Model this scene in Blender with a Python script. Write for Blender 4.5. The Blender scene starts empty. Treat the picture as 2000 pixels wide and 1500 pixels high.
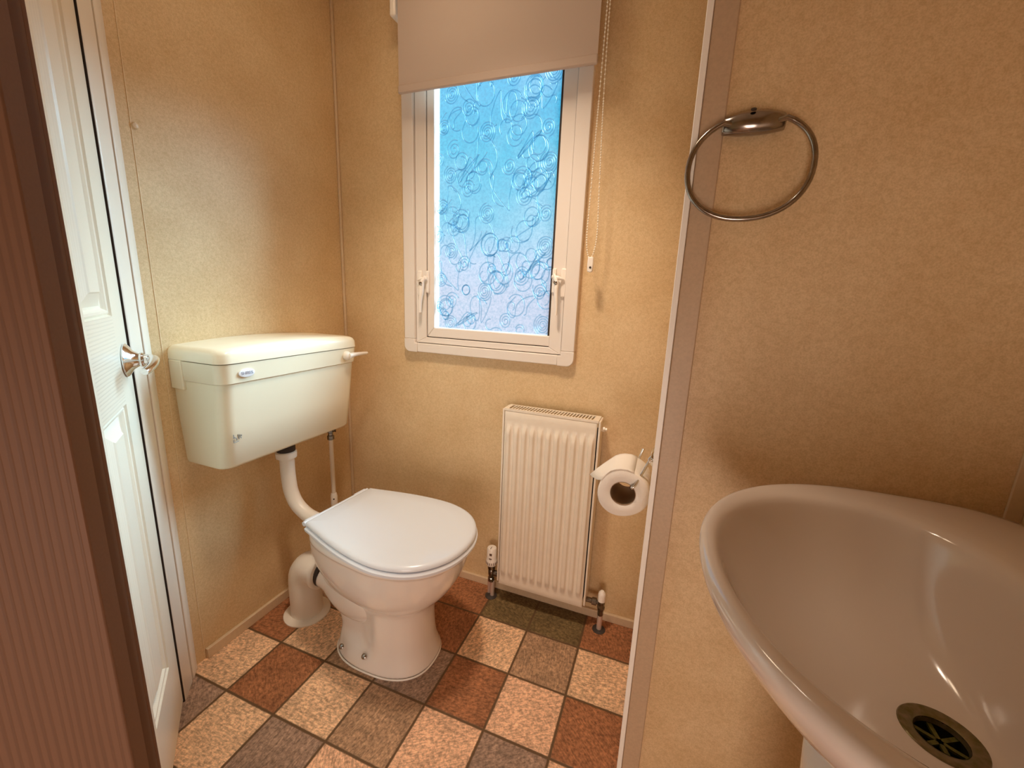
import bpy, bmesh, math, random
from mathutils import Vector, Matrix
random.seed(4)
C = bpy.context.scene.collection
S = bpy.context.scene

# ---------------------------------------------------------------- camera
def make_camera():
    cd = bpy.data.cameras.new('camera'); co = bpy.data.objects.new('camera', cd); C.objects.link(co)
    p, r, y = math.radians(12.063), math.radians(2.316), math.radians(-20.257)
    fw = Vector((math.sin(y)*math.cos(p), math.cos(y)*math.cos(p), -math.sin(p)))
    rt = Vector((math.cos(y), -math.sin(y), 0)); up = rt.cross(fw)
    rt2 = rt*math.cos(r)+up*math.sin(r); up2 = -rt*math.sin(r)+up*math.cos(r)
    M = Matrix((rt2, up2, -fw)).transposed().to_4x4(); M.translation = Vector((1.1172, -1.2293, 1.1904))
    co.matrix_world = M
    cd.sensor_fit = 'HORIZONTAL'; cd.sensor_width = 36; cd.lens = 36*801.0/2000
    cd.clip_start = 0.02
    S.camera = co
make_camera()

# ---------------------------------------------------------------- exposure, sky, sun, added fill lights
S.view_settings.view_transform = 'Standard'; S.view_settings.look = 'None'
S.view_settings.gamma = 1; S.view_settings.use_curve_mapping = False
S.view_settings.exposure = 0.34
S.cycles.max_bounces = 12; S.cycles.diffuse_bounces = 6; S.cycles.transparent_max_bounces = 16
S.cycles.sample_clamp_indirect = 4.0
S.cycles.caustics_refractive = False; S.cycles.caustics_reflective = False

def make_world():
    w = bpy.data.worlds.new('sky'); S.world = w; w.use_nodes = True
    nt = w.node_tree; N = nt.nodes; L = nt.links; N.clear()
    tc = N.new('ShaderNodeTexCoord'); sep = N.new('ShaderNodeSeparateXYZ')
    L.new(tc.outputs['Generated'], sep.inputs[0])
    ramp = N.new('ShaderNodeValToRGB'); L.new(sep.outputs['Z'], ramp.inputs[0])
    e = ramp.color_ramp.elements
    e[0].position = 0.0; e[0].color = (.66, .66, .80, 1)
    e[1].position = 0.62; e[1].color = (.05, .36, .80, 1)
    for pos, col in ((.07, (.62, .70, .88, 1)), (.16, (.20, .62, .82, 1)), (.30, (.05, .55, .80, 1))):
        q = e.new(pos); q.color = col
    no = N.new('ShaderNodeTexNoise'); no.inputs['Scale'].default_value = 6; no.inputs['Detail'].default_value = 4
    L.new(tc.outputs['Generated'], no.inputs['Vector'])
    mr = N.new('ShaderNodeMapRange'); mr.inputs[1].default_value = .50; mr.inputs[2].default_value = .72
    mr.inputs[3].default_value = 0; mr.inputs[4].default_value = .35
    L.new(no.outputs['Fac'], mr.inputs[0])
    mx = N.new('ShaderNodeMix'); mx.data_type = 'RGBA'; L.new(mr.outputs[0], mx.inputs[0])
    L.new(ramp.outputs[0], mx.inputs[6]); mx.inputs[7].default_value = (.72, .86, .95, 1)
    bg = N.new('ShaderNodeBackground'); L.new(mx.outputs[2], bg.inputs[0]); bg.inputs[1].default_value = .76
    out = N.new('ShaderNodeOutputWorld'); L.new(bg.outputs[0], out.inputs[0])
make_world()

def sun():
    l = bpy.data.lights.new('sun', 'SUN'); l.energy = 11.5; l.angle = math.radians(42); l.color = (.60, .87, 1.0)
    o = bpy.data.objects.new('sun', l); C.objects.link(o); o.location = (3, 3, 3)
    o.rotation_euler = Vector((-.46, -.72, -.50)).to_track_quat('-Z', 'Y').to_euler()
sun()
def fill_disk(name, loc, size, power, col):
    l = bpy.data.lights.new(name, 'AREA'); l.shape = 'DISK'; l.size = size; l.energy = power; l.color = col
    o = bpy.data.objects.new(name, l); C.objects.link(o); o.location = loc; return o
fill_disk('ceiling_fill', (.42, -.30, 2.31), .25, 1.5, (1.0, .76, .52))  # unseen soft light added to lift the upper alcove walls
def rear_fill():  # unseen area light added low behind the camera as fill
    l = bpy.data.lights.new('rear_fill_light', 'AREA'); l.shape = 'RECTANGLE'; l.size = 1.0; l.size_y = .75; l.energy = 16; l.color = (1.0, .80, .69)
    o = bpy.data.objects.new('rear_fill_light', l); C.objects.link(o); o.location = (.95, -2.24, .48)
    o.rotation_euler = Vector((-.25, 1, -.05)).to_track_quat('-Z', 'Y').to_euler()
rear_fill()
def fill_spot(loc, aim, power, deg, blend, col, rad=.05):  # unseen spot added to brighten the floor, pan and lower walls
    l = bpy.data.lights.new('added_fill_spot', 'SPOT'); l.energy = power; l.spot_size = math.radians(deg); l.spot_blend = blend
    l.color = col; l.shadow_soft_size = rad
    o = bpy.data.objects.new('added_fill_spot', l); C.objects.link(o); o.location = loc
    o.rotation_euler = (Vector(aim)-Vector(loc)).to_track_quat('-Z', 'Y').to_euler()
fill_spot((.62, -.50, 2.30), (.58, .02, .45), 55, 84, 1.0, (1.0, .80, .62), .09)

# ---------------------------------------------------------------- materials
MATS = {}
def mat(name, col, rough=.5, metal=0.0, noise=0.0, nscale=40, bump=0.0, bscale=200, spec=.5, coat=0.0, col2=None, sub=0.0):
    if name in MATS: return MATS[name]
    m = bpy.data.materials.new(name); m.use_nodes = True; MATS[name] = m
    nt = m.node_tree; N = nt.nodes; L = nt.links; b = N['Principled BSDF']
    b.inputs['Base Color'].default_value = (*col, 1); b.inputs['Roughness'].default_value = rough
    b.inputs['Metallic'].default_value = metal; b.inputs['Specular IOR Level'].default_value = spec
    b.inputs['Coat Weight'].default_value = coat; b.inputs['Coat Roughness'].default_value = .08
    tc = N.new('ShaderNodeTexCoord')
    if noise:
        n = N.new('ShaderNodeTexNoise'); n.inputs['Scale'].default_value = nscale; n.inputs['Detail'].default_value = 6
        L.new(tc.outputs['Object'], n.inputs['Vector'])
        mr = N.new('ShaderNodeMapRange'); mr.inputs[1].default_value = .3; mr.inputs[2].default_value = .7
        L.new(n.outputs['Fac'], mr.inputs[0])
        mx = N.new('ShaderNodeMix'); mx.data_type = 'RGBA'; L.new(mr.outputs[0], mx.inputs[0])
        c2 = col2 or tuple(c*(1-noise) for c in col)
        mx.inputs[6].default_value = (*c2, 1); mx.inputs[7].default_value = (*col, 1)
        L.new(mx.outputs[2], b.inputs['Base Color'])
    if bump:
        n2 = N.new('ShaderNodeTexNoise'); n2.inputs['Scale'].default_value = bscale; n2.inputs['Detail'].default_value = 4
        L.new(tc.outputs['Object'], n2.inputs['Vector'])
        bp = N.new('ShaderNodeBump'); bp.inputs['Strength'].default_value = bump; bp.inputs['Distance'].default_value = .002
        L.new(n2.outputs['Fac'], bp.inputs['Height']); L.new(bp.outputs[0], b.inputs['Normal'])
    return m

def wall_mat():
    m = mat('wall_paper', (.78, .59, .355), .48, noise=0)
    nt = m.node_tree; N = nt.nodes; L = nt.links; b = N['Principled BSDF']; tc = N.new('ShaderNodeTexCoord')
    def noise(s, d=5, rough=.55):
        n = N.new('ShaderNodeTexNoise'); n.inputs['Scale'].default_value = s; n.inputs['Detail'].default_value = d
        n.inputs['Roughness'].default_value = rough; L.new(tc.outputs['Object'], n.inputs['Vector']); return n
    n1 = noise(7, 8, .62); n2 = noise(420, 2); n3 = noise(120, 6, .7)
    def mixc(fac, lo, hi, c):
        mr = N.new('ShaderNodeMapRange'); mr.inputs[1].default_value = lo; mr.inputs[2].default_value = hi
        L.new(fac, mr.inputs[0]); mx = N.new('ShaderNodeMix'); mx.data_type = 'RGBA'; mx.blend_type = 'MULTIPLY'
        mx.inputs[0].default_value = 1
        mx2 = N.new('ShaderNodeMix'); mx2.data_type = 'RGBA'; L.new(mr.outputs[0], mx2.inputs[0])
        mx2.inputs[6].default_value = c; mx2.inputs[7].default_value = (1, 1, 1, 1)
        L.new(mx2.outputs[2], mx.inputs[7]); return mx
    a = mixc(n1.outputs['Fac'], .32, .62, (.92, .88, .82, 1)); a.inputs[6].default_value = (.78, .59, .355, 1)
    c = mixc(n2.outputs['Fac'], .35, .6, (.88, .86, .80, 1)); L.new(a.outputs[2], c.inputs[6])
    d = mixc(n3.outputs['Fac'], .38, .58, (.90, .87, .82, 1)); L.new(c.outputs[2], d.inputs[6])
    L.new(d.outputs[2], b.inputs['Base Color'])
    bp = N.new('ShaderNodeBump'); bp.inputs['Strength'].default_value = .25; bp.inputs['Distance'].default_value = .001
    L.new(n3.outputs['Fac'], bp.inputs['Height']); L.new(bp.outputs[0], b.inputs['Normal'])
    return m
WALL = wall_mat()

def grain_mat(name, col, vertical, scale, strength=.6, rough=.35, dark=.8):
    m = mat(name, col, rough); nt = m.node_tree; N = nt.nodes; L = nt.links; b = N['Principled BSDF']
    tc = N.new('ShaderNodeTexCoord'); mp = N.new('ShaderNodeMapping')
    mp.inputs['Scale'].default_value = (1, 1, .04) if vertical else (.05, .05, 1)
    L.new(tc.outputs['Object'], mp.inputs[0])
    wv = N.new('ShaderNodeTexWave'); wv.wave_type = 'BANDS'; wv.bands_direction = 'X' if vertical else 'Z'
    wv.inputs['Scale'].default_value = scale; wv.inputs['Distortion'].default_value = 3.0
    wv.inputs['Detail'].default_value = 2; wv.inputs['Detail Scale'].default_value = 1.5
    L.new(mp.outputs[0], wv.inputs['Vector'])
    rp = N.new('ShaderNodeValToRGB'); L.new(wv.outputs['Fac'], rp.inputs[0])
    rp.color_ramp.elements[0].position = .12; rp.color_ramp.elements[0].color = (dark, dark, dark, 1)
    rp.color_ramp.elements[1].position = .5; rp.color_ramp.elements[1].color = (1, 1, 1, 1)
    mx = N.new('ShaderNodeMix'); mx.data_type = 'RGBA'; mx.blend_type = 'MULTIPLY'; mx.inputs[0].default_value = 1
    mx.inputs[6].default_value = (*col, 1); L.new(rp.outputs[0], mx.inputs[7]); L.new(mx.outputs[2], b.inputs['Base Color'])
    bp = N.new('ShaderNodeBump'); bp.inputs['Strength'].default_value = strength; bp.inputs['Distance'].default_value = .002
    L.new(rp.outputs[0], bp.inputs['Height']); L.new(bp.outputs[0], b.inputs['Normal'])
    return m

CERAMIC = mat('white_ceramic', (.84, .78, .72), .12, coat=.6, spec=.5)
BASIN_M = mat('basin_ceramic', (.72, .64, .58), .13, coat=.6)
PAN_SEAT = mat('seat_plastic', (.76, .82, .90), .22)
CISTERN = mat('aged_cistern_plastic', (.86, .80, .62), .22, spec=.5)
PVC = mat('white_pvc', (.82, .76, .68), .32)
PIPE = mat('white_pipe', (.82, .74, .64), .4)
FRAME_M = mat('window_frame_paint', (.80, .74, .68), .38)
TRIM_M = mat('door_trim_paint', (.84, .79, .70), .35, bump=.1)
WHITE_EDGE = mat('white_edge_strip', (.94, .91, .84), .4)
TRIM_TAN = mat('tan_edge_trim', (.56, .405, .265), .45, noise=.12, nscale=200)
RAD_M = mat('radiator_enamel', (.86, .78, .66), .3, noise=.05, nscale=30)
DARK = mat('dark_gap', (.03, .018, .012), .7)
CHROME = mat('chrome', (.78, .76, .74), .09, metal=1)
DARK_CHROME = mat('aged_chrome', (.42, .38, .34), .18, metal=1, noise=.3, nscale=60)
BRASS_DK = mat('valve_plating', (.30, .27, .23), .25, metal=1, noise=.5, nscale=90)
FABRIC = mat('blind_fabric', (.55, .445, .37), .9, bump=.15, bscale=900)
PAPER = mat('toilet_paper_white', (.88, .82, .74), .95, bump=.4, bscale=500)
CARD = mat('cardboard', (.36, .24, .15), .9)
CHAIN_M = mat('bead_chain_plastic', (.90, .82, .68), .3)
LATCH_M = mat('latch_enamel', (.88, .83, .76), .28)
CEIL = mat('ceiling_board', (.74, .66, .54), .7)
DOORC = (.86, .81, .69)
GRV = grain_mat('door_grain_vertical', DOORC, True, 55, .25, .3, .96)
GRH = grain_mat('door_grain_horizontal', DOORC, False, 42, .5, .3, .90)
BRN = (.20, .108, .066)  # the open door's shade is put into this brown
GRB = grain_mat('brown_shade_grain', BRN, True, 40, .8, .5, .84); GRB.node_tree.nodes['Principled BSDF'].inputs['Specular IOR Level'].default_value = .2
BROWN = mat('brown_shade', BRN, .6, noise=.08, nscale=300, spec=.15)

# ---------------------------------------------------------------- mesh helpers
def link(name, me, m=None, parent=None, smooth=None, loc=None):
    me.name = name
    o = bpy.data.objects.new(name, me); C.objects.link(o)
    if m: me.materials.append(m)
    if smooth is not None:
        for p in me.polygons: p.use_smooth = True
        if smooth < 180: me.set_sharp_from_angle(angle=math.radians(smooth))
    if parent: o.parent = parent
    if loc: o.location = loc
    return o
def fromdata(vs, fs):
    me = bpy.data.meshes.new('m'); me.from_pydata([tuple(v) for v in vs], [], fs); me.validate(); me.update(); return me
class MB:
    def __init__(s): s.v = []; s.f = []
    def add(s, vs, fs):
        n = len(s.v); s.v += [tuple(v) for v in vs]; s.f += [tuple(i+n for i in f) for f in fs]; return s
    def box(s, lo, hi, M=None):
        x0, y0, z0 = lo; x1, y1, z1 = hi
        vs = [Vector(v) for v in ((x0,y0,z0),(x1,y0,z0),(x1,y1,z0),(x0,y1,z0),(x0,y0,z1),(x1,y0,z1),(x1,y1,z1),(x0,y1,z1))]
        if M: vs = [M @ v for v in vs]
        return s.add(vs, [(0,3,2,1),(4,5,6,7),(0,1,5,4),(1,2,6,5),(2,3,7,6),(3,0,4,7)])
    def loft(s, rings, cap0=True, cap1=True):
        n = len(rings[0]); vs = [v for r in rings for v in r]; fs = []
        for k in range(len(rings)-1):
            for i in range(n):
                j = (i+1) % n; fs.append((k*n+i, k*n+j, (k+1)*n+j, (k+1)*n+i))
        if cap0: fs.append(tuple(range(n-1, -1, -1)))
        if cap1: fs.append(tuple((len(rings)-1)*n+i for i in range(n)))
        return s.add(vs, fs)
    def tube(s, pts, r, seg=12, closed=False, flat=1.0):
        pts = [Vector(p) for p in pts]; rr = r if isinstance(r, (list, tuple)) else [r]*len(pts)
        rings = []; up = None
        for i, p in enumerate(pts):
            if closed: t = pts[(i+1) % len(pts)]-pts[i-1]
            else: t = pts[min(i+1, len(pts)-1)]-pts[max(i-1, 0)]
            t.normalize()
            if up is None: up = Vector((0,0,1)) if abs(t.z) < .9 else Vector((1,0,0))
            a = (up - t*up.dot(t)).normalized(); b = t.cross(a); up = a
            rings.append([p+a*math.cos(2*math.pi*k/seg)*rr[i]+b*math.sin(2*math.pi*k/seg)*rr[i]*flat for k in range(seg)])
        if closed: rings.append(rings[0]); return s.loft(rings, False, False)
        return s.loft(rings)
    def lathe(s, prof, origin=(0,0,0), axis=(0,0,1), seg=32, cap=True):
        ax = Vector(axis).normalized(); a = ax.orthogonal().normalized(); b = ax.cross(a); o = Vector(origin)
        rings = [[o+ax*h+(a*math.cos(2*math.pi*k/seg)+b*math.sin(2*math.pi*k/seg))*r for k in range(seg)] for r, h in prof]
        return s.loft(rings, cap, cap)
    def sphere(s, c, r, seg=8, rings=5):
        prof = [(r*math.sin(math.pi*(i+.02)/(rings)), -r*math.cos(math.pi*(i+.02)/(rings))) for i in range(rings)] + [(r*.03, r)]
        prof[0] = (r*.03, -r); return s.lathe(prof, c, (0,0,1), seg)
    def build(s, name, m, parent=None, smooth=None, bevel=0, sub=0, segs=2, loc=None):
        me = fromdata(s.v, s.f); bm = bmesh.new(); bm.from_mesh(me); bmesh.ops.recalc_face_normals(bm, faces=bm.faces); bm.to_mesh(me); bm.free()
        o = link(name, me, m, parent, smooth, loc)
        if bevel:
            b = o.modifiers.new('bevel', 'BEVEL'); b.width = bevel; b.segments = segs; b.limit_method = 'ANGLE'; b.angle_limit = math.radians(35)
            for p in me.polygons: p.use_smooth = True
            me.set_sharp_from_angle(angle=math.radians(50))
            b.harden_normals = False
        if sub:
            q = o.modifiers.new('sub', 'SUBSURF'); q.levels = sub; q.render_levels = sub
        return o
def spline(ctrl, n, closed=False):
    P = [Vector(c) for c in ctrl]; out = []; m = len(P)
    segs = m if closed else m-1
    for i in range(segs):
        if closed: a, b, c, d = P[(i-1) % m], P[i], P[(i+1) % m], P[(i+2) % m]
        else: a, b, c, d = P[max(i-1, 0)], P[i], P[i+1], P[min(i+2, m-1)]
        for k in range(n):
            t = k/n
            out.append(.5*((2*b)+(c-a)*t+(2*a-5*b+4*c-d)*t*t+(3*b-a-3*c+d)*t**3))
    if not closed: out.append(P[-1])
    return out
def empty(name, loc, label, cat, rotz=0, group=None):
    o = bpy.data.objects.new(name, None); C.objects.link(o); o.location = loc; o.rotation_euler = (0, 0, rotz); o.empty_display_size = .05
    o['label'] = label; o['category'] = cat
    if group: o['group'] = group
    return o
def struct(o, label, cat): o['kind'] = 'structure'; o['label'] = label; o['category'] = cat; return o
def sempty(name, loc, label, cat, rotz=0): o = empty(name, loc, label, cat, rotz); o['kind'] = 'structure'; return o

XL, YB, XP, YP, XR, ZC = -.168, .172, 1.126, -.43, 1.645, 2.34
T = .19

# ---------------------------------------------------------------- floor
def build_floor():
    tan, rust, brn, gry, olv_shade, pnk = (.66,.435,.27), (.31,.130,.058), (.36,.225,.135), (.30,.20,.145), (.155,.105,.045), (.68,.42,.27)  # olive tiles also carry the shade under the radiator in their colour
    K = {(-1,2):tan,(0,2):rust,(1,2):tan,(2,2):brn,(3,2):pnk,(4,2):gry,(5,2):pnk,
         (-1,1):rust,(0,1):tan,(1,1):brn,(2,1):gry,(3,1):rust,(4,1):pnk,(5,1):rust,
         (-1,0):brn,(0,0):rust,(1,0):tan,(2,0):rust,(3,0):tan,(4,0):brn,(5,0):tan,
         (2,-1):rust,(3,-1):olv_shade,(4,-1):olv_shade,(5,-1):rust,(1,-1):brn,(0,-1):olv_shade,
         (-1,3):gry,(0,3):tan,(1,3):gry,(2,3):pnk,(3,3):brn,(4,3):tan,(5,3):gry,
         (-2,2):gry,(-2,3):tan}
    vs = []; fs = []; cols = []
    for j in range(-1, 12):
        for i in range(-6, 9):
            x0, y1 = i*T, -j*T; n = len(vs)
            ya = min(y1, YB+.06)
            vs += [(x0, y1-T, 0), (x0+T, y1-T, 0), (x0+T, ya, 0), (x0, ya, 0)]; fs.append((n, n+1, n+2, n+3))
            cols.append(K.get((i, j), random.choice([tan, rust, brn, gry, pnk])))
    me = fromdata(vs, fs)
    ca = me.color_attributes.new('tile', 'FLOAT_COLOR', 'CORNER')
    for p, c in zip(me.polygons, cols):
        for li in p.loop_indices: ca.data[li].color = (*c, 1)
    m = bpy.data.materials.new('vinyl_tiles'); m.use_nodes = True; nt = m.node_tree; N = nt.nodes; L = nt.links; b = N['Principled BSDF']
    at = N.new('ShaderNodeAttribute'); at.attribute_name = 'tile'
    tc = N.new('ShaderNodeTexCoord'); sp = N.new('ShaderNodeSeparateXYZ'); L.new(tc.outputs['Object'], sp.inputs[0])
    def M(op, a, bb=None, cc=None):
        n = N.new('ShaderNodeMath'); n.operation = op
        for k, v in enumerate((a, bb, cc)):
            if v is None: continue
            if isinstance(v, (int, float)): n.inputs[k].default_value = v
            else: L.new(v, n.inputs[k])
        return n.outputs[0]
    def edge(o):
        t = M('MULTIPLY', o, 1/T); f = M('FRACT', M('ADD', t, 100.0)); return M('MINIMUM', f, M('SUBTRACT', 1.0, f))
    wob = N.new('ShaderNodeTexNoise'); wob.inputs['Scale'].default_value = 60; L.new(tc.outputs['Object'], wob.inputs['Vector'])
    e = M('MINIMUM', edge(sp.outputs['X']), edge(sp.outputs['Y']))
    e2 = M('ADD', e, M('MULTIPLY', M('SUBTRACT', wob.outputs['Fac'], .5), .012))
    gr = N.new('ShaderNodeMapRange'); gr.inputs[1].default_value = .012; gr.inputs[2].default_value = .026; L.new(e2, gr.inputs[0])
    # per-tile direction of the slate-like scoring
    wn = N.new('ShaderNodeTexWhiteNoise'); wn.noise_dimensions = '2D'
    fx = M('FLOOR', M('MULTIPLY', sp.outputs['X'], 1/T)); fy = M('FLOOR', M('MULTIPLY', sp.outputs['Y'], 1/T))
    cb = N.new('ShaderNodeCombineXYZ'); L.new(fx, cb.inputs[0]); L.new(fy, cb.inputs[1]); L.new(cb.outputs[0], wn.inputs['Vector'])
    rot = N.new('ShaderNodeVectorRotate'); rot.rotation_type = 'Z_AXIS'; L.new(tc.outputs['Object'], rot.inputs['Vector'])
    L.new(M('MULTIPLY', wn.outputs['Value'], 3.14), rot.inputs['Angle'])
    mp = N.new('ShaderNodeMapping'); mp.inputs['Scale'].default_value = (1, .22, 1); L.new(rot.outputs[0], mp.inputs[0])
    n1 = N.new('ShaderNodeTexNoise'); n1.inputs['Scale'].default_value = 230; n1.inputs['Detail'].default_value = 3; n1.inputs['Roughness'].default_value = .6; L.new(mp.outputs[0], n1.inputs['Vector'])
    n2 = N.new('ShaderNodeTexNoise'); n2.inputs['Scale'].default_value = 95; n2.inputs['Detail'].default_value = 6; n2.inputs['Roughness'].default_value = .72; L.new(tc.outputs['Object'], n2.inputs['Vector'])
    n3 = N.new('ShaderNodeTexNoise'); n3.inputs['Scale'].default_value = 14; n3.inputs['Detail'].default_value = 4; L.new(tc.outputs['Object'], n3.inputs['Vector'])
    def rng(x, a, bb, lo, hi):
        r = N.new('ShaderNodeMapRange'); r.inputs[1].default_value = a; r.inputs[2].default_value = bb; r.inputs[3].default_value = lo; r.inputs[4].default_value = hi; L.new(x, r.inputs[0]); return r.outputs[0]
    f = M('MULTIPLY', M('MULTIPLY', rng(n1.outputs['Fac'], .36, .60, .80, 1.30), rng(n2.outputs['Fac'], .36, .62, .58, 1.38)), rng(n3.outputs['Fac'], .32, .68, .85, 1.18))
    mx = N.new('ShaderNodeVectorMath'); mx.operation = 'SCALE'; L.new(at.outputs['Color'], mx.inputs[0]); L.new(f, mx.inputs['Scale'])
    gm = N.new('ShaderNodeMix'); gm.data_type = 'RGBA'; L.new(gr.outputs[0], gm.inputs[0]); gm.inputs[6].default_value = (.13, .075, .035, 1); L.new(mx.outputs[0], gm.inputs[7])
    L.new(gm.outputs[2], b.inputs['Base Color']); b.inputs['Roughness'].default_value = .55; b.inputs['Specular IOR Level'].default_value = .3
    h = M('ADD', M('MULTIPLY', f, .35), gr.outputs[0])
    bp = N.new('ShaderNodeBump'); bp.inputs['Strength'].default_value = .6; bp.inputs['Distance'].default_value = .0015; L.new(h, bp.inputs['Height']); L.new(bp.outputs[0], b.inputs['Normal'])
    o = link('floor', me, m); struct(o, 'vinyl floor printed as tan, rust and grey-brown square slate tiles', 'floor')
    return o
build_floor()

# ---------------------------------------------------------------- room shell
def shell():
    struct(MB().box((-1.2, -2.3, ZC), (XR+.05, YB+.06, ZC+.05)).build('ceiling', CEIL), 'cream ceiling above the room', 'ceiling')
    # window wall with its opening
    wx0, wx1, wz0, wz1 = .19, .785, 1.0, 2.08
    mb = MB()
    mb.box((XL-.05, YB, -.02), (wx0, YB+.06, ZC)); mb.box((wx1, YB, -.02), (XR+.05, YB+.06, ZC))
    mb.box((wx0, YB, -.02), (wx1, YB+.06, wz0)); mb.box((wx0, YB, wz1), (wx1, YB+.06, ZC))
    struct(mb.build('wall_back', WALL), 'tan papered wall with the window, blind and radiator on it', 'wall')
    struct(MB().box((XL-.05, -.556, -.02), (XL, YB, ZC)).build('wall_left', WALL), 'tan papered wall behind the cistern', 'wall')
    struct(MB().box((XP, YP, -.02), (XR, YB, ZC)).build('wall_inner', WALL), 'brown-tan wall block carrying the towel ring', 'wall')
    struct(MB().box((XR, -2.3, -.02), (XR+.05, YP, ZC)).build('wall_right', WALL), 'tan wall behind the wash basin', 'wall')
    struct(MB().box((-1.2, -2.3, -.02), (XR, -2.25, ZC)).build('wall_rear', WALL), 'tan wall behind the camera', 'wall')
    struct(MB().box((-1.2, -2.25, -.02), (-1.15, YB+.06, ZC)).build('wall_outer', WALL), 'tan wall beyond the two doors', 'wall')
    # skirtings
    struct(MB().box((XL, -.518, 0), (XL+.012, YB-.012, .036)).build('baseboard_left', TRIM_M_WARM, bevel=.002), 'low tan skirting strip below the cistern', 'skirting')
    struct(MB().box((XL+.012, YB-.012, 0), (XP, YB, .032)).build('baseboard_back', TRIM_M_WARM, bevel=.002), 'low tan skirting strip below the radiator', 'skirting')
    # trims
    e = sempty('trim_1', (XP, YP, 0), 'full-height corner trim with a bright white edge left of the towel ring', 'corner trim')
    MB().box((-.006, -.008, 0), (.004, .014, ZC)).build('white_edge', WHITE_EDGE, e, bevel=.001)
    MB().box((.0045, -.007, 0), (.041, 0, ZC)).build('tan_flange', TRIM_TAN, e, bevel=.002)
    struct(MB().box((XL, YB-.010, .036), (XL+.010, YB, ZC)).build('trim_2', TRIM_M_WARM, bevel=.003), 'thin vertical cove strip in the corner beside the window wall', 'corner trim')
    struct(MB().box((XL, -.5220, 0), (XL+.0014, -.5208, ZC)).build('trim_3', mat('panel_joint', (.84, .68, .46), .5)), 'thin vertical panel joint left of the cistern', 'panel joint')
    struct(MB().box((XR-.020, YP-.004, .5), (XR, YP, ZC)).build('trim_4', TRIM_M_WARM, bevel=.001), 'narrow vertical corner strip behind the basin', 'corner trim')
TRIM_M_WARM = mat('skirting_strip', (.70, .54, .36), .4, noise=.08, nscale=120)
shell()

# small wall fixings
MB().lathe([(.0002, .006), (.006, .005), (.008, .002), (.008, 0)][::-1], (XL, -.514, 1.565), (1, 0, 0), 20).build('screw_cap', TRIM_M_WARM, smooth=40)
o = bpy.data.objects['screw_cap']; o['label'] = 'small round beige screw cap high on the left wall panel'; o['category'] = 'screw cap'

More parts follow.
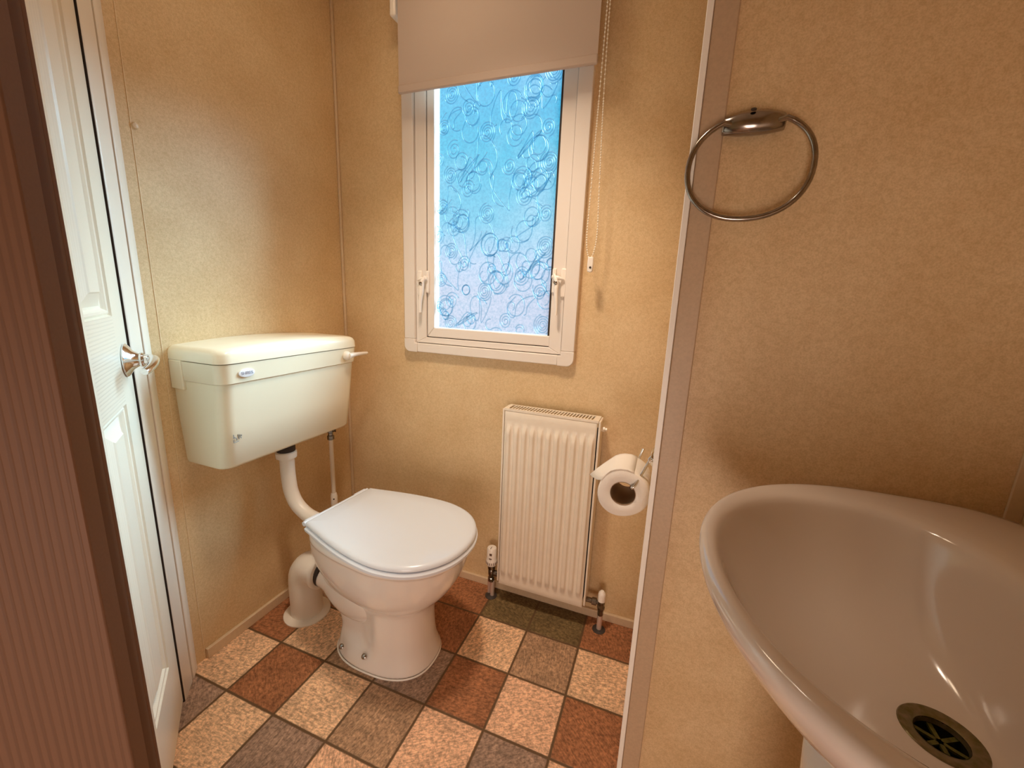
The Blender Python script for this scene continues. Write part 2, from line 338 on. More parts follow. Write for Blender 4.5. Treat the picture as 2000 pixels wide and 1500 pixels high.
# ---------------------------------------------------------------- doors
def panel_rings(mb, s0, s1, z0, z1):
    prof = [(0, 0), (.003, -.007), (.009, -.003), (.014, -.004), (.020, -.012), (.026, -.013), (.056, -.003), (.060, .0)]
    rings = []
    for ins, dep in prof:
        a, b, c, d = s0+ins, s1-ins, z0+ins*.86, z1-ins*.86
        rings.append([(a, dep, c), (b, dep, c), (b, dep, d), (a, dep, d)])
    mb.loft(rings, False, True)
def build_door1():
    ang = math.atan2(-.6, .8)
    root = sempty('door_1', (-.086, -.634, 0), 'cream panelled door with chrome lever handle, lit by the window', 'door', ang)
    # local: x = along the door to its hinges, y = into the room, z = up
    W0, W1, H = .017, .640, 1.97
    leaf = MB()
    cols = [(W0, .108), (.292, .355), (.540, W1)]
    for a, b in cols: leaf.add([(a,0,.012),(b,0,.012),(b,0,H),(a,0,H)], [(0,1,2,3)])
    nv = len(leaf.f)
    rails = [(.012, .21), (.92, 1.115), (1.86, H)]
    for s0, s1 in ((.108, .292), (.355, .540)):
        for a, b in rails: leaf.add([(s0,0,a),(s1,0,a),(s1,0,b),(s0,0,b)], [(0,1,2,3)])
    nh = len(leaf.f)
    for s0, s1 in ((.108, .292), (.355, .540)):
        panel_rings(leaf, s0, s1, .21, .92); panel_rings(leaf, s0, s1, 1.115, 1.86)
    leaf.add([(W0,0,.012),(W0,-.035,.012),(W0,-.035,H),(W0,0,H),(W1,0,.012),(W1,-.035,.012),(W1,-.035,H),(W1,0,H)],
             [(0,1,2,3),(4,7,6,5),(1,5,6,2),(0,4,5,1),(3,2,6,7)])
    me = fromdata(leaf.v, leaf.f)
    bm = bmesh.new(); bm.from_mesh(me)
    bm.faces.ensure_lookup_table()
    for f in bm.faces:
        if f.normal.y < -.01 and f.calc_center_median().y > -.02: f.normal_flip()
    bm.to_mesh(me); bm.free()
    o = link('door_leaf', me, GRV, root); me.materials.append(GRH)
    for p in me.polygons[nv:nh]: p.material_index = 1
    # frame around the leaf on the far side: stop, rebate and architrave
    def prism(pts): return MB().loft([[(x, y, 0) for x, y in pts], [(x, y, ZC) for x, y in pts]])
    prism([(.0100, -.04), (.0100, .0032), (.007, .0060), (-.052, .0142), (-.0575, .0142), (-.0575, -.04)]).build('door_frame', TRIM_M, root, bevel=.0012)
    prism([(-.0640, -.03), (-.0640, .0165), (-.068, .0185), (-.106, .0225), (-.111, .0200), (-.111, -.03)]).build('architrave', TRIM_M, root, bevel=.0012)
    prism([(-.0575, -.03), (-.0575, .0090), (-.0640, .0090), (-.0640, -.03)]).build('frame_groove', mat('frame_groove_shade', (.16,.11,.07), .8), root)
    prism([(.0124, -.034), (.0124, .0030), (.0102, .0034), (.0102, -.034)]).build('gap_shade', DARK, root)  # dark strip stands in for the shade in the door gap
    MB().box((-.010, -.10, 0), (.016, -.041, ZC)).build('rebate', DARK, root)  # dark block colours in the shade behind the gap
    MB().box((-.06, -.06, 1.985), (.75, .012, ZC)).build('door_header', WALL, root)
    MB().box((.644, -.05, 0), (.69, .02, 1.985)).build('hinge_jamb', TRIM_M, root, bevel=.003)
    # lever handle
    h = bpy.data.objects.new('handle', None); C.objects.link(h); h.parent = root; h.location = (.060, .0005, 1.012); h.empty_display_size = .03
    MB().lathe([(.001, 0), (.037, 0), (.038, .003), (.034, .007), (.022, .014), (.015, .024), (.0135, .028)], (0,0,0), (0,1,0), 40).build('rose', CHROME, h, 60)
    pts = spline([(0,.022,0), (0,.034,0), (.003,.046,.001), (.018,.053,.001), (.045,.055,-.003), (.075,.052,-.010), (.094,.046,-.014)], 6)
    n = len(pts); rr = [.0120 + .0010*math.sin(math.pi*i/(n-1)) - .0045*(i/(n-1)) for i in range(n)]
    pts2 = [Vector(p) for p in pts]
    MB().tube(pts2, rr, 18).build('lever', CHROME, h, 60)
    MB().lathe([(.0155, .026), (.0165, .028), (.0165, .031), (.0150, .033)], (0,0,0), (0,1,0), 32, True).build('collar', CHROME, h, 40)
build_door1()

def build_door2():
    root = sempty('door_2', (.557, -1.014, 0), 'grained door standing open at the left edge, its shade coloured in as brown', 'door', math.atan2(-.67, -.74))
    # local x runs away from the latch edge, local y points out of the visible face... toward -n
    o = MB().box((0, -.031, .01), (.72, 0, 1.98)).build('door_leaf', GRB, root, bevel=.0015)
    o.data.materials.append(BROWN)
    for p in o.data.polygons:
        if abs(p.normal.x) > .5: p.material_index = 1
    return root
D2 = build_door2()

def polybox(mb, P, z0, z1):
    n = len(P); mb.loft([[(x, y, z0) for x, y in P], [(x, y, z1) for x, y in P]])
def build_jamb():
    # post between the two doors: dark stop and thin rounded lip
    cx, cy = 1.1172, -1.2293
    def at(az, r): a = math.radians(az); return (cx+r*math.sin(a), cy+r*math.cos(a))
    root = sempty('trim_5', (.52, -.98, 0), 'door post between the open door and the cream door, its shade coloured in as brown', 'door post')
    root.location = (0, 0, 0)
    mb = MB(); polybox(mb, [at(-67.3, .650), at(-66.95, .668), at(-67.2, .73), at(-69.5, .72), at(-69.3, .668), at(-68.2, .640)][::-1], 0, ZC)
    mb.build('post', mat('post_shade_brown', (.14, .070, .038), .6, spec=.15), root, bevel=.001)  # darker brown again has the post's shade in its colour
    mb = MB(); polybox(mb, [at(-67.05, .664), at(-66.75, .668), at(-66.75, .70), at(-67.05, .70)][::-1], 0, ZC)
    mb.build('lip', BROWN, root, bevel=.001)
build_jamb()

# ---------------------------------------------------------------- window
def frame(mb, x0, x1, z0, z1, w, y0, y1, wb=None, wr=None):
    wb = wb or w; wr = wr or w
    a = [(x0, z0), (x1, z0), (x1, z1), (x0, z1)]; b = [(x0+w, z0+wb), (x1-wr, z0+wb), (x1-wr, z1-w), (x0+w, z1-w)]
    for k in range(4):
        j = (k+1) % 4
        q = [a[k], a[j], b[j], b[k]]
        mb.add([(x, y0, z) for x, z in q]+[(x, y1, z) for x, z in q], [(0,1,2,3),(7,6,5,4),(0,4,5,1),(2,6,7,3),(1,5,6,2),(3,7,4,0)])
def glass_mats():
    m = bpy.data.materials.new('obscure_glass'); m.use_nodes = True; nt = m.node_tree; N = nt.nodes; L = nt.links; N.clear()
    out = N.new('ShaderNodeOutputMaterial'); tc = N.new('ShaderNodeTexCoord')
    n = N.new('ShaderNodeTexNoise'); n.inputs['Scale'].default_value = 120; n.inputs['Detail'].default_value = 5; n.inputs['Roughness'].default_value = .7
    L.new(tc.outputs['Object'], n.inputs['Vector'])
    r = N.new('ShaderNodeValToRGB'); L.new(n.outputs['Fac'], r.inputs[0])
    r.color_ramp.elements[0].position = .34; r.color_ramp.elements[0].color = (.62, .76, .84, 1)
    r.color_ramp.elements[1].position = .58; r.color_ramp.elements[1].color = (.97, .98, 1.0, 1)
    t = N.new('ShaderNodeBsdfTransparent'); L.new(r.outputs[0], t.inputs[0])
    tl = N.new('ShaderNodeBsdfTranslucent'); tl.inputs[0].default_value = (.9, .95, 1, 1)
    gl = N.new('ShaderNodeBsdfGlossy'); gl.inputs['Roughness'].default_value = .2
    bp = N.new('ShaderNodeBump'); bp.inputs['Strength'].default_value = .6; bp.inputs['Distance'].default_value = .001
    L.new(n.outputs['Fac'], bp.inputs['Height']); L.new(bp.outputs[0], gl.inputs['Normal'])
    a = N.new('ShaderNodeMixShader'); a.inputs[0].default_value = .06; L.new(t.outputs[0], a.inputs[1]); L.new(tl.outputs[0], a.inputs[2])
    b = N.new('ShaderNodeMixShader'); b.inputs[0].default_value = .05; L.new(a.outputs[0], b.inputs[1]); L.new(gl.outputs[0], b.inputs[2])
    L.new(b.outputs[0], out.inputs[0])
    k = bpy.data.materials.new('embossed_glass_line'); k.use_nodes = True; nt = k.node_tree; N = nt.nodes; L = nt.links; N.clear()
    out = N.new('ShaderNodeOutputMaterial'); g = N.new('ShaderNodeBsdfGlass'); g.inputs['IOR'].default_value = 1.35; g.inputs['Roughness'].default_value = .28
    g.inputs['Color'].default_value = (.80, .92, .98, 1)
    t = N.new('ShaderNodeBsdfTransparent'); t.inputs[0].default_value = (.80, .90, .94, 1)
    mx = N.new('ShaderNodeMixShader'); mx.inputs[0].default_value = .55; L.new(g.outputs[0], mx.inputs[1]); L.new(t.outputs[0], mx.inputs[2]); L.new(mx.outputs[0], out.inputs[0])
    return m, k
def swirls(x0, x1, z0, z1, y):
    """one repeat of spirals, loops and wandering curls, clipped to the pane"""
    mb = MB(); rnd = random.Random(11)
    def line(pts):
        run = []
        for p in pts:
            if x0+.003 < p[0] < x1-.003 and z0+.003 < p[1] < z1-.003: run.append((p[0], y, p[1]))
            else:
                if len(run) > 3: mb.tube(run, .0021, 6, flat=.9)
                run = []
        if len(run) > 3: mb.tube(run, .0021, 6, flat=.9)
    def spiral(cx, cz, R, turns, ph, sq=1.15):
        n = int(26*turns); line([(cx+R*(1-.86*i/n)*math.cos(ph+2*math.pi*turns*i/n), cz+sq*R*(1-.86*i/n)*math.sin(ph+2*math.pi*turns*i/n)) for i in range(n+1)])
    def curl(ctrl): line([(p.x, p.y) for p in spline([(a, b, 0) for a, b in ctrl], 9)])
    P = .262
    for rep in range(4):
        oz = z0 - .02 + rep*P
        for cx, cz, R, tn in ((.335,.04,.026,3.2),(.475,.165,.030,3.6),(.62,.225,.030,3),(.700,.06,.032,4),(.300,.20,.022,3),(.395,.255,.026,2.6),(.560,.06,.024,2.4),(.345,.125,.028,2.2),(.690,.17,.024,2.6),(.285,.10,.020,2.4)):
            spiral(cx+rnd.uniform(-.006,.006), oz+cz+rnd.uniform(-.006,.006), R*1.04, tn, rnd.uniform(0,6))
        # big loops and wandering lines
        for cx, cz in ((.40,.06),(.53,.24),(.62,.12),(.46,.10),(.33,.22),(.66,.26)):
            a0 = rnd.uniform(0, 6.28); pts = []
            k1, k2 = rnd.choice([(1,2),(1,3),(2,3)]); A, B = rnd.uniform(.03,.05), rnd.uniform(.035,.06)
            for i in range(5*9):
                t = i/44*2*math.pi*.92
                pts.append((cx+A*math.sin(k1*t+a0)+.012*math.cos(3*t), oz+cz+B*math.cos(k2*t*.75+a0*.5)+.010*math.sin(2*t+1)))
            line(pts)
        for q in range(15):
            x, z = rnd.uniform(x0, x1), oz+rnd.uniform(0, P); an = rnd.uniform(0, 6.28); c = []
            for k in range(rnd.randint(2, 4)):
                rad = rnd.uniform(.012, .036); sweep = rnd.uniform(2.6, 6.6); sg = rnd.choice([1, 1, -1]); st = .0045/rad
                for _ in range(int(sweep/st)):
                    an += sg*st; x += .0045*math.cos(an); z += .0052*math.sin(an); c.append((x, z))
            line(c)
    return mb
def build_window():
    root = sempty('window_1', (0, 0, 0), 'white framed casement window with swirl-embossed obscure glass', 'window')
    # outer frame: rounded bottom corners
    x0, x1, z0, z1 = .145, .829, .960, 2.10; w = .047; r = .026
    mb = MB()
    for (a, b, c, d) in ((x0, x0+w, 1.012, z1), (x1-w, x1, 1.012, z1)): mb.box((a, .150, c), (b, YB+.01, d))
    mb.box((x0+.058, .151, z0+.001), (x1-.058, YB+.01, z0+.036)); mb.box((x0+w, .150, z1-w), (x1-w, YB+.01, z1))
    mb.build('outer_frame', FRAME_M, root, bevel=.0025)
    for sx, xa in ((1, x0), (-1, x1)):
        pts = [(xa, 1.0115), (xa, z0+r)]+[(xa+sx*r*(1-math.cos(t)), z0+r*(1-math.sin(t))) for t in [i*math.pi/2/8 for i in range(1, 9)]]+[(xa+sx*.0575, z0), (xa+sx*.0575, z0+.036), (xa+sx*w, z0+.036), (xa+sx*w, 1.0115)]
        if sx < 0: pts = pts[::-1]
        MB().loft([[(x, .1485, z) for x, z in pts], [(x, YB+.01, z) for x, z in pts]]).build('corner_cap', FRAME_M, root, bevel=.002)
    f2 = MB(); frame(f2, x0+w+.0025, x1-w-.0025, .9985, z1-w, .0445, .160, .215, .022); f2.build('inner_frame', FRAME_M, root, bevel=.002)
    g = MB(); frame(g, .2, .777, .985, z1-.04, .05, .1675, .2, .040); g.build('seal', DARK, root)
    f3 = MB(); frame(f3, .2415, .7735, 1.0235, z1-w-.024, .0300, .164, .205, .036); f3.build('sash', FRAME_M, root, bevel=.003)
    gm, km = glass_mats()
    gl = MB(); gl.add([(.268,.180,1.056),(.747,.180,1.056),(.747,.180,2.03),(.268,.180,2.03)], [(0,1,2,3)])
    pane = gl.build('pane', gm, root)
    pane['label'] = 'obscure glass pane with embossed swirls'
    sw = swirls(.2725, .7435, 1.0595, 1.93, .179); s = sw.build('embossed_swirls', km, pane, 180)
    b = MB(); frame(b, .2705, .745, 1.058, 2.03, .0020, .174, .179); b.build('glazing_bead', WHITE_EDGE, root)
    # latches
    def latch(xc, flip, zc, tilt):
        e = bpy.data.objects.new('window_latch', None); C.objects.link(e); e.parent = root; e.location = (xc, .160, zc); e.empty_display_size = .02
        s = -1 if flip else 1
        mb = MB(); mb.box((-.020*s-.009, -.007, -.045), (-.020*s+.009, .001, .050)); mb.box((.013*s-.007, -.007, -.032), (.013*s+.007, .0035, .050))
        mb.build('keep_plate', LATCH_M, e, bevel=.004, segs=3)
        mb = MB(); mb.tube(spline([(.012*s,-.012,.028), (.004*s,-.020,.014), (0,-.022,0), (-.001*s,-.024,-.03), (-.005*s,-.026,-.07), (-.006*s,-.026,-.105)], 6), [.0075+.0035*math.sin(math.pi*i/30)**4 - .002*(i/30) for i in range(31)], 14, flat=.75)
        mb.build('handle', LATCH_M, e, 60)
        mb = MB(); mb.tube([(.016*s, -.010, .022), (-.006*s, -.018, .018), (-.024*s, -.012, .014)], [.008, .007, .003], 10); mb.build('catch', LATCH_M, e, 60)
        MB().lathe([(.006, 0), (.0062, .003), (.003, .005)], (0, -.029, .002), (0, -1, 0), 16).build('pivot', DARK_CHROME, e, 40)
    latch(.234, False, 1.222, 0); latch(.755, True, 1.238, 0)
build_window()

# ---------------------------------------------------------------- roller blind
def build_blind():
    root = empty('roller_blind', (0, 0, 0), 'taupe roller blind half down over the window with a beaded side chain', 'roller blind')
    MB().lathe([(.0005, .176), (.022, .176), (.022, .846), (.0005, .846)], (0, .118, 2.185), (1, 0, 0), 32).build('roller', FABRIC, root, 40)
    # cloth hangs from the front of the roller, ends in a pocket
    mb = MB(); prof = [(.118+.0225*math.cos(t), 2.185+.0225*math.sin(t)) for t in [math.pi*.5+i*math.pi*.5/8 for i in range(9)]]
    prof += [(.0958, 2.0), (.0962, 1.9), (.0965, 1.872)]
    back = [(y+.0009, z) for y, z in prof][::-1]
    P = prof+back; mb.loft([[(.175, y, z) for y, z in P], [(.847, y, z) for y, z in P]]); mb.build('blind_cloth', FABRIC, root, 30)
    mb = MB(); mb.box((.1735, .0915, 1.848), (.8485, .1035, 1.8735)); mb.build('bottom_bar', FABRIC, root, bevel=.004, segs=3)
    for x0, x1 in ((.146, .168), (.853, .873)):
        mb = MB(); mb.box((x0, .090, 2.078), (x1, .150, 2.225)); mb.box((x0+.003, .145, 2.07), (x1-.003, YB, 2.235)); mb.build('bracket', LATCH_M, root, bevel=.006, segs=3)
    pts = spline([(.864,.108,2.19),(.8625,.104,2.0),(.8595,.102,1.78),(.8545,.104,1.50),(.8525,.105,1.385),(.8575,.106,1.335),(.8665,.106,1.316),(.8775,.106,1.335),(.8835,.106,1.39),(.8800,.105,1.50),(.8715,.104,1.78),(.8695,.106,2.0),(.872,.110,2.19)], 40)
    # resample into beads
    mb = MB(); d = 0; last = pts[0]; mb.sphere(last, .0027, 6, 4)
    for p in pts[1:]:
        if (p-last).length >= .0068: mb.sphere(p, .0027, 6, 4); last = p
    mb.tube(pts[::4], .0008, 4)
    mb.build('pull_chain', CHAIN_M, root, 180)
    mb = MB(); prof = [(-.0085, .022), (.0085, .022), (.0095, .0), (.0085, -.022), (0, -.026), (-.0085, -.022), (-.0095, 0)]
    mb.loft([[(.8705+x, .099, 1.298+z) for x, z in prof], [(.8705+x, .112, 1.298+z) for x, z in prof]]); mb.build('chain_weight', LATCH_M, root, bevel=.003)
    MB().lathe([(.0035, 0), (.0035, .001)], (.8715, .0985, 1.288), (0, -1, 0), 12).build('weight_hole', DARK, root)
build_blind()

# ---------------------------------------------------------------- radiator and valves
def build_radiator():
    root = empty('radiator', (.775, .12, .09), 'cream ribbed panel radiator hung on the wall under the window', 'radiator')
    ox, oy, oz = root.location
    x0, x1, z0, z1, yf = .610, .938, .090, .792, .082
    nx, nz = 176, 60
    zs = [z0 + (z1-z0)*k/nz for k in range(nz+1)]
    vs = []; fs = []
    nr = 11; rx0, rx1 = .628, .922; pitch = (rx1-rx0)/(nr-1)
    def sm(t): t = max(0, min(1, t)); return t*t*(3-2*t)
    for k, z in enumerate(zs):
        for i in range(nx+1):
            x = x0+(x1-x0)*i/nx; d = 0
            u = (x-rx0)/pitch; near = abs(u-round(u))*pitch
            if -.5 < u < nr-.5:
                ridge = sm((.0112-near)/.0062)
                zz = sm((z-.136)/.018)*sm((.742-z)/.018)
                d = -.0100*ridge*zz
            e = min(x-x0, x1-x, z-z0, z1-z); d += .0035*(1-sm(e/.004))
            vs.append((x-ox, yf+d-oy, z-oz))
    for k in range(nz):
        for i in range(nx): a = k*(nx+1)+i; fs.append((a, a+1, a+nx+2, a+nx+1))
    me = fromdata(vs, fs); link('front_panel', me, RAD_M, root, 180)
    B = lambda a, b: ((a[0]-ox, a[1]-oy, a[2]-oz), (b[0]-ox, b[1]-oy, b[2]-oz))
    mb = MB(); mb.box(*B((x0+.002, yf+.004, z0+.002), (x1-.002, yf+.012, z1-.002))); mb.build('panel_core', RAD_M, root)
    for a, b in ((.6005, .6075), (.9415, .9485)):
        mb = MB(); mb.box(*B((a, yf+.004, .098), (b, .150, z1+.006))); mb.build('side_cover', RAD_M, root, bevel=.002)
    # top grille: frame with slanted slots
    mb = MB(); mb.box(*B((.608, yf+.002, z1+.001), (.941, yf+.010, z1+.009))); mb.box(*B((.608, .140, z1+.001), (.941, .148, z1+.009)))
    mb.box(*B((.608, yf+.010, z1+.001), (.622, .140, z1+.009))); mb.box(*B((.926, yf+.010, z1+.001), (.941, .140, z1+.009)))
    k = 0; x = .628
    while x < .925:
        mb.add([(x-ox, yf+.010-oy, z1+.006-oz), (x+.0045-ox, yf+.010-oy, z1+.006-oz), (x+.0080-ox, .140-oy, z1+.006-oz), (x+.0035-ox, .140-oy, z1+.006-oz)]+
               [(x-ox, yf+.010-oy, z1+.008-oz), (x+.0045-ox, yf+.010-oy, z1+.008-oz), (x+.0080-ox, .140-oy, z1+.008-oz), (x+.0035-ox, .140-oy, z1+.008-oz)],
               [(0,3,2,1),(4,5,6,7),(0,1,5,4),(1,2,6,5),(2,3,7,6),(3,0,4,7)]); x += .0108
    mb.build('top_grille', RAD_M, root)
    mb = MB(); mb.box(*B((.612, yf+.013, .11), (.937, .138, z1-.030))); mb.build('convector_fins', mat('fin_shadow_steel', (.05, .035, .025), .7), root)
    for za in (.70, .16): mb = MB(); mb.box(*B((.62, .145, za), (.93, YB, za+.03))); mb.build('wall_bracket', RAD_M, root)
    mb = MB(); mb.lathe([(.009, 0), (.009, .010), (.006, .012), (.006, .018)], (.9485-ox, .118-oy, .765-oz), (1, 0, 0), 6); mb.build('bleed_valve', RAD_M, root)
build_radiator()

def build_trv():
    root = empty('radiator_valve', (.568, .112, 0), 'white-headed thermostatic valve on the radiator\'s left, nearest the toilet', 'radiator valve')
    mb = MB(); mb.lathe([(.0085, 0), (.0085, .075)], (.005,0,0), (0,0,1), 16); mb.build('pipe', PIPE_CHROME, root, 40)
    mb = MB(); mb.lathe([(.0085, 0), (.0085, .075)], (-.012,.012,0), (0,0,1), 16); mb.build('pipe', PIPE_CHROME, root, 40)
    mb = MB(); mb.lathe([(.024, 0), (.024, .0015), (.012, .006)], (0,0,0), (0,0,1), 24); mb.build('floor_collar', mat('black_floor_collar', (.04,.03,.025), .5), root, 40)
    mb = MB(); mb.lathe([(.008, .068), (.013, .070), (.013, .084), (.010, .086), (.011, .094), (.013, .100), (.013, .118), (.011, .122), (.015, .126), (.015, .138), (.009, .140)], (-.001,0,0), (0,0,1), 20)
    mb.lathe([(.009, 0), (.009, .010), (.012, .012), (.012, .028)], (-.001, 0, .108), (1, 0, 0), 16)
    mb.build('valve_body', BRASS_DK, root, 40)
    prof = [(.013, .139), (.019, .143), (.0225, .152), (.0225, .163), (.0205, .172), (.0195, .176), (.0195, .213), (.017, .218), (.001, .220)]
    mb = MB(); mb.lathe(prof, (-.002,0,0), (0,0,1), 28); h = mb.build('thermostat_head', LATCH_M, root, 35)
    mb = MB(); 
    for i in range(10):
        a = -2.6+i*.36; ca, sa = math.cos(a), math.sin(a)
        mb.box((-.0012, -.0020, 0), (.0012, .0010, .010), Matrix.Translation((-.002+.0222*ca, .0222*sa, .152)) @ Matrix.Rotation(a-math.pi/2, 4, 'Z'))
    mb.box((-.004, -.0200, .193), (.006, -.0185, .202)); mb.box((-.005, -.0215, .178), (.006, -.0190, .181)); mb.box((-.003, -.014, .2195), (-.0015, .0, .2208))
    mb.build('dial_marks', mat('dial_marks_brown', (.12, .06, .04), .6), h)
PIPE_CHROME = mat('supply_pipe_finish', (.80, .66, .58), .25, metal=.55)
build_trv()
def build_lock():
    root = empty('radiator_valve', (1.003, .110, 0), 'small capped lockshield valve on the radiator\'s right beside the corner trim', 'radiator valve')
    mb = MB(); mb.lathe([(.0095, 0), (.0095, .064)], (0,0,0), (0,0,1), 16); mb.build('pipe', PIPE_CHROME, root, 40)
    mb = MB(); mb.lathe([(.024, 0), (.024, .0015), (.012, .005)], (0,0,0), (0,0,1), 24); mb.build('floor_collar', MATS['black_floor_collar'], root, 40)
    mb = MB(); mb.lathe([(.009, .062), (.0105, .063), (.0105, .084), (.0125, .086), (.0140, .090), (.0140, .100), (.012, .104), (.013, .110), (.013, .122), (.008, .124)], (0,0,0), (0,0,1), 8)
    mb.lathe([(.008, .004), (.008, .016), (.0135, .017), (.0135, .033), (.009, .035), (.009, .056)], (0, 0, .112), (-1, 0, 0), 10)
    mb.build('valve_body', BRASS_DK, root, 35)
    mb = MB(); mb.lathe([(.011, .120), (.0135, .122), (.0135, .148), (.012, .156), (.006, .163), (.001, .164)], (0,0,0), (0,0,1), 20); mb.build('cap', LATCH_M, root, 35)
build_lock()

# ---------------------------------------------------------------- toilet
def half_outline(ctrl, n):
    P = spline([(x, w, 0) for x, w in ctrl], n); return [(p.x, max(p.y, 0)) for p in P]
def full_outline(half):
    return [(x, -w) for x, w in half] + [(x, w) for x, w in half[::-1][1:]]
LID = [(0, .135), (.05, .148), (.12, .166), (.20, .182), (.28, .190), (.34, .187), (.40, .169), (.445, .137), (.478, .092), (.495, .046), (.5, .0)]
def scaled(out, inset, L=.5, W=.19):
    cx = L/2; return [(cx+(x-cx)*(1-inset/(L/2)), y*(1-inset/W)) for x, y in out]
def sup(xb, xf, hw, n=64, e=2.3, waist=0, wx=.3, ww=.1, xm=None, eb=None):
    """outline of the pan at one height"""
    xm = xm if xm is not None else (xb+xf)/2; out = []
    for i in range(n):
        t = 2*math.pi*i/n; c, s = math.cos(t), math.sin(t)
        a = (xf-xm) if c > 0 else (xm-xb); q = e if c > 0 else (eb or e)
        x = xm+a*math.copysign(abs(c)**(2/q), c); y = hw*math.copysign(abs(s)**(2/q), s)
        if waist: y *= 1-waist*math.exp(-((x-wx)/ww)**4)
        out.append((x, y))
    return out
def build_toilet():
    ay = -.240
    root = empty('toilet', (0, ay, 0), 'white ceramic toilet pan with closed white lid beside the radiator', 'toilet')
    lv = [ # z, xb, xf, hw, e, waist, xm
        (.000, .160, .520, .128, 2.5, 0, .34), (.012, .160, .520, .128, 2.5, 0, .34), (.020, .166, .514, .124, 2.5, 0, .34),
        (.044, .166, .508, .117, 2.5, .03, .34), (.060, .162, .503, .113, 2.5, .28, .34), (.085, .150, .500, .110, 2.5, .36, .35), (.14, .125, .496, .108, 2.4, .38, .36),
        (.19, .110, .500, .108, 2.4, .30, .36), (.225, .100, .512, .112, 2.3, .16, .36), (.243, .095, .526, .126, 2.3, .04, .36),
        (.262, .09, .552, .150, 2.2, 0, .37), (.30, .088, .582, .167, 2.2, 0, .38), (.35, .090, .606, .178, 2.2, 0, .38),
        (.40, .100, .619, .184, 2.2, 0, .39), (.417, .103, .620, .185, 2.2, 0, .40), (.421, .105, .629, .191, 2.25, 0, .40), (.428, .105, .630, .192, 2.25, 0, .40), (.440, .108, .628, .189, 2.3, 0, .40), (.447, .115, .620, .182, 2.3, 0, .40)]
    rings = []
    for z, xb, xf, hw, e, wst, xm in lv:
        o = sup(xb, xf, hw, 64, e, wst, .235, .105, xm, 2.3+1.9*max(0, min(1, (z-.27)/.12)))
        if z > .25:   # the top narrows to the back like the seat
            o = [(x, y*(1-.25*max(0, (.40-x)/.30)**1.25)) for x, y in o]
        rings.append([(x, y, z) for x, y in o])
    mb = MB(); mb.loft(rings); mb.build('pan', CERAMIC, root, 180, sub=1)
    # trap bulge with outlet spigot at the back
    mb = MB(); pts = spline([(.37,0,.215), (.30,0,.190), (.22,0,.172), (.15,0,.180), (.110,0,.194), (.0785,0,.202)], 5)
    mb.tube(pts, [.055, .066, .076, .084, .089, .091, .092, .092, .091, .089, .086, .083, .079, .075, .071, .067, .063, .060, .057, .055, .054, .053, .052, .052, .052, .052], 28); mb.build('trap', CERAMIC, root, 180)
    MB().tube([(x, y, .003) for x, y in sup(.163, .5175, .1255, 64, 2.5, 0, xm=.34)], .0032, 8, closed=True).build('silicone_bead', WHITE_EDGE, root, 180)
    # inlet horn for the flush pipe
    mb = MB(); mb.lathe([(.040, 0), (.040, .04), (.035, .06)], (.082, 0, .402), (1, 0, 0), 28); mb.build('flush_inlet', CERAMIC, root, 50)
    # rim collar line
    half = half_outline(LID, 5); out = full_outline(half)
    rotz = math.radians(-5)
    def tr(o, z): return [(.150+x*math.cos(rotz)-y*math.sin(rotz), x*math.sin(rotz)+y*math.cos(rotz)+.004, z) for x, y in o]
    mb = MB(); mb.loft([tr(scaled(out, .004), .449), tr(scaled(out, -.003), .453), tr(scaled(out, -.004), .461), tr(scaled(out, .002), .4675)]); mb.build('seat', PAN_SEAT, root, 40)
    mb = MB(); mb.loft([tr(scaled(out, .006), .4695), tr(scaled(out, 0), .472), tr(scaled(out, 0), .479), tr(scaled(out, .004), .484), tr(scaled(out, .012), .4868), tr(scaled(out, .06), .4885), tr(scaled(out, .13), .489)])
    mb.build('lid', PAN_SEAT, root, 50)
    # hinge bar and bosses
    for sy in (-1, 1):
        y = sy*.10; P = tr([(-.030, y)], .46)[0]
        mb = MB(); mb.lathe([(.016, 0), (.017, .004), (.015, .018), (.010, .022)], (P[0]+.008, P[1], .447), (0,0,1), 20)
        mb.lathe([(.008, -.024), (.010, -.022), (.010, .022), (.008, .024)], (P[0]+.016, P[1], .470), (-math.sin(rotz), math.cos(rotz), 0), 16)
        mb.build('hinge', PAN_SEAT, root, 40)
    mb = MB(); a = tr([(-.011, -.133)], .472)[0]; b = tr([(-.011, .133)], .472)[0]; mb.tube([a, b], .0075, 14); mb.build('hinge_bar', PAN_SEAT, root, 40)
    for (x, y) in ((.238, -.1125), (.330, -.1145)):
        mb = MB(); mb.lathe([(.0085, 0), (.0085, .003), (.006, .005), (.002, .0055)], (x, y, .050), (0, -1, .9), 14); o = mb.build('floor_screw', DARK_CHROME, root, 35)
    return root
build_toilet()

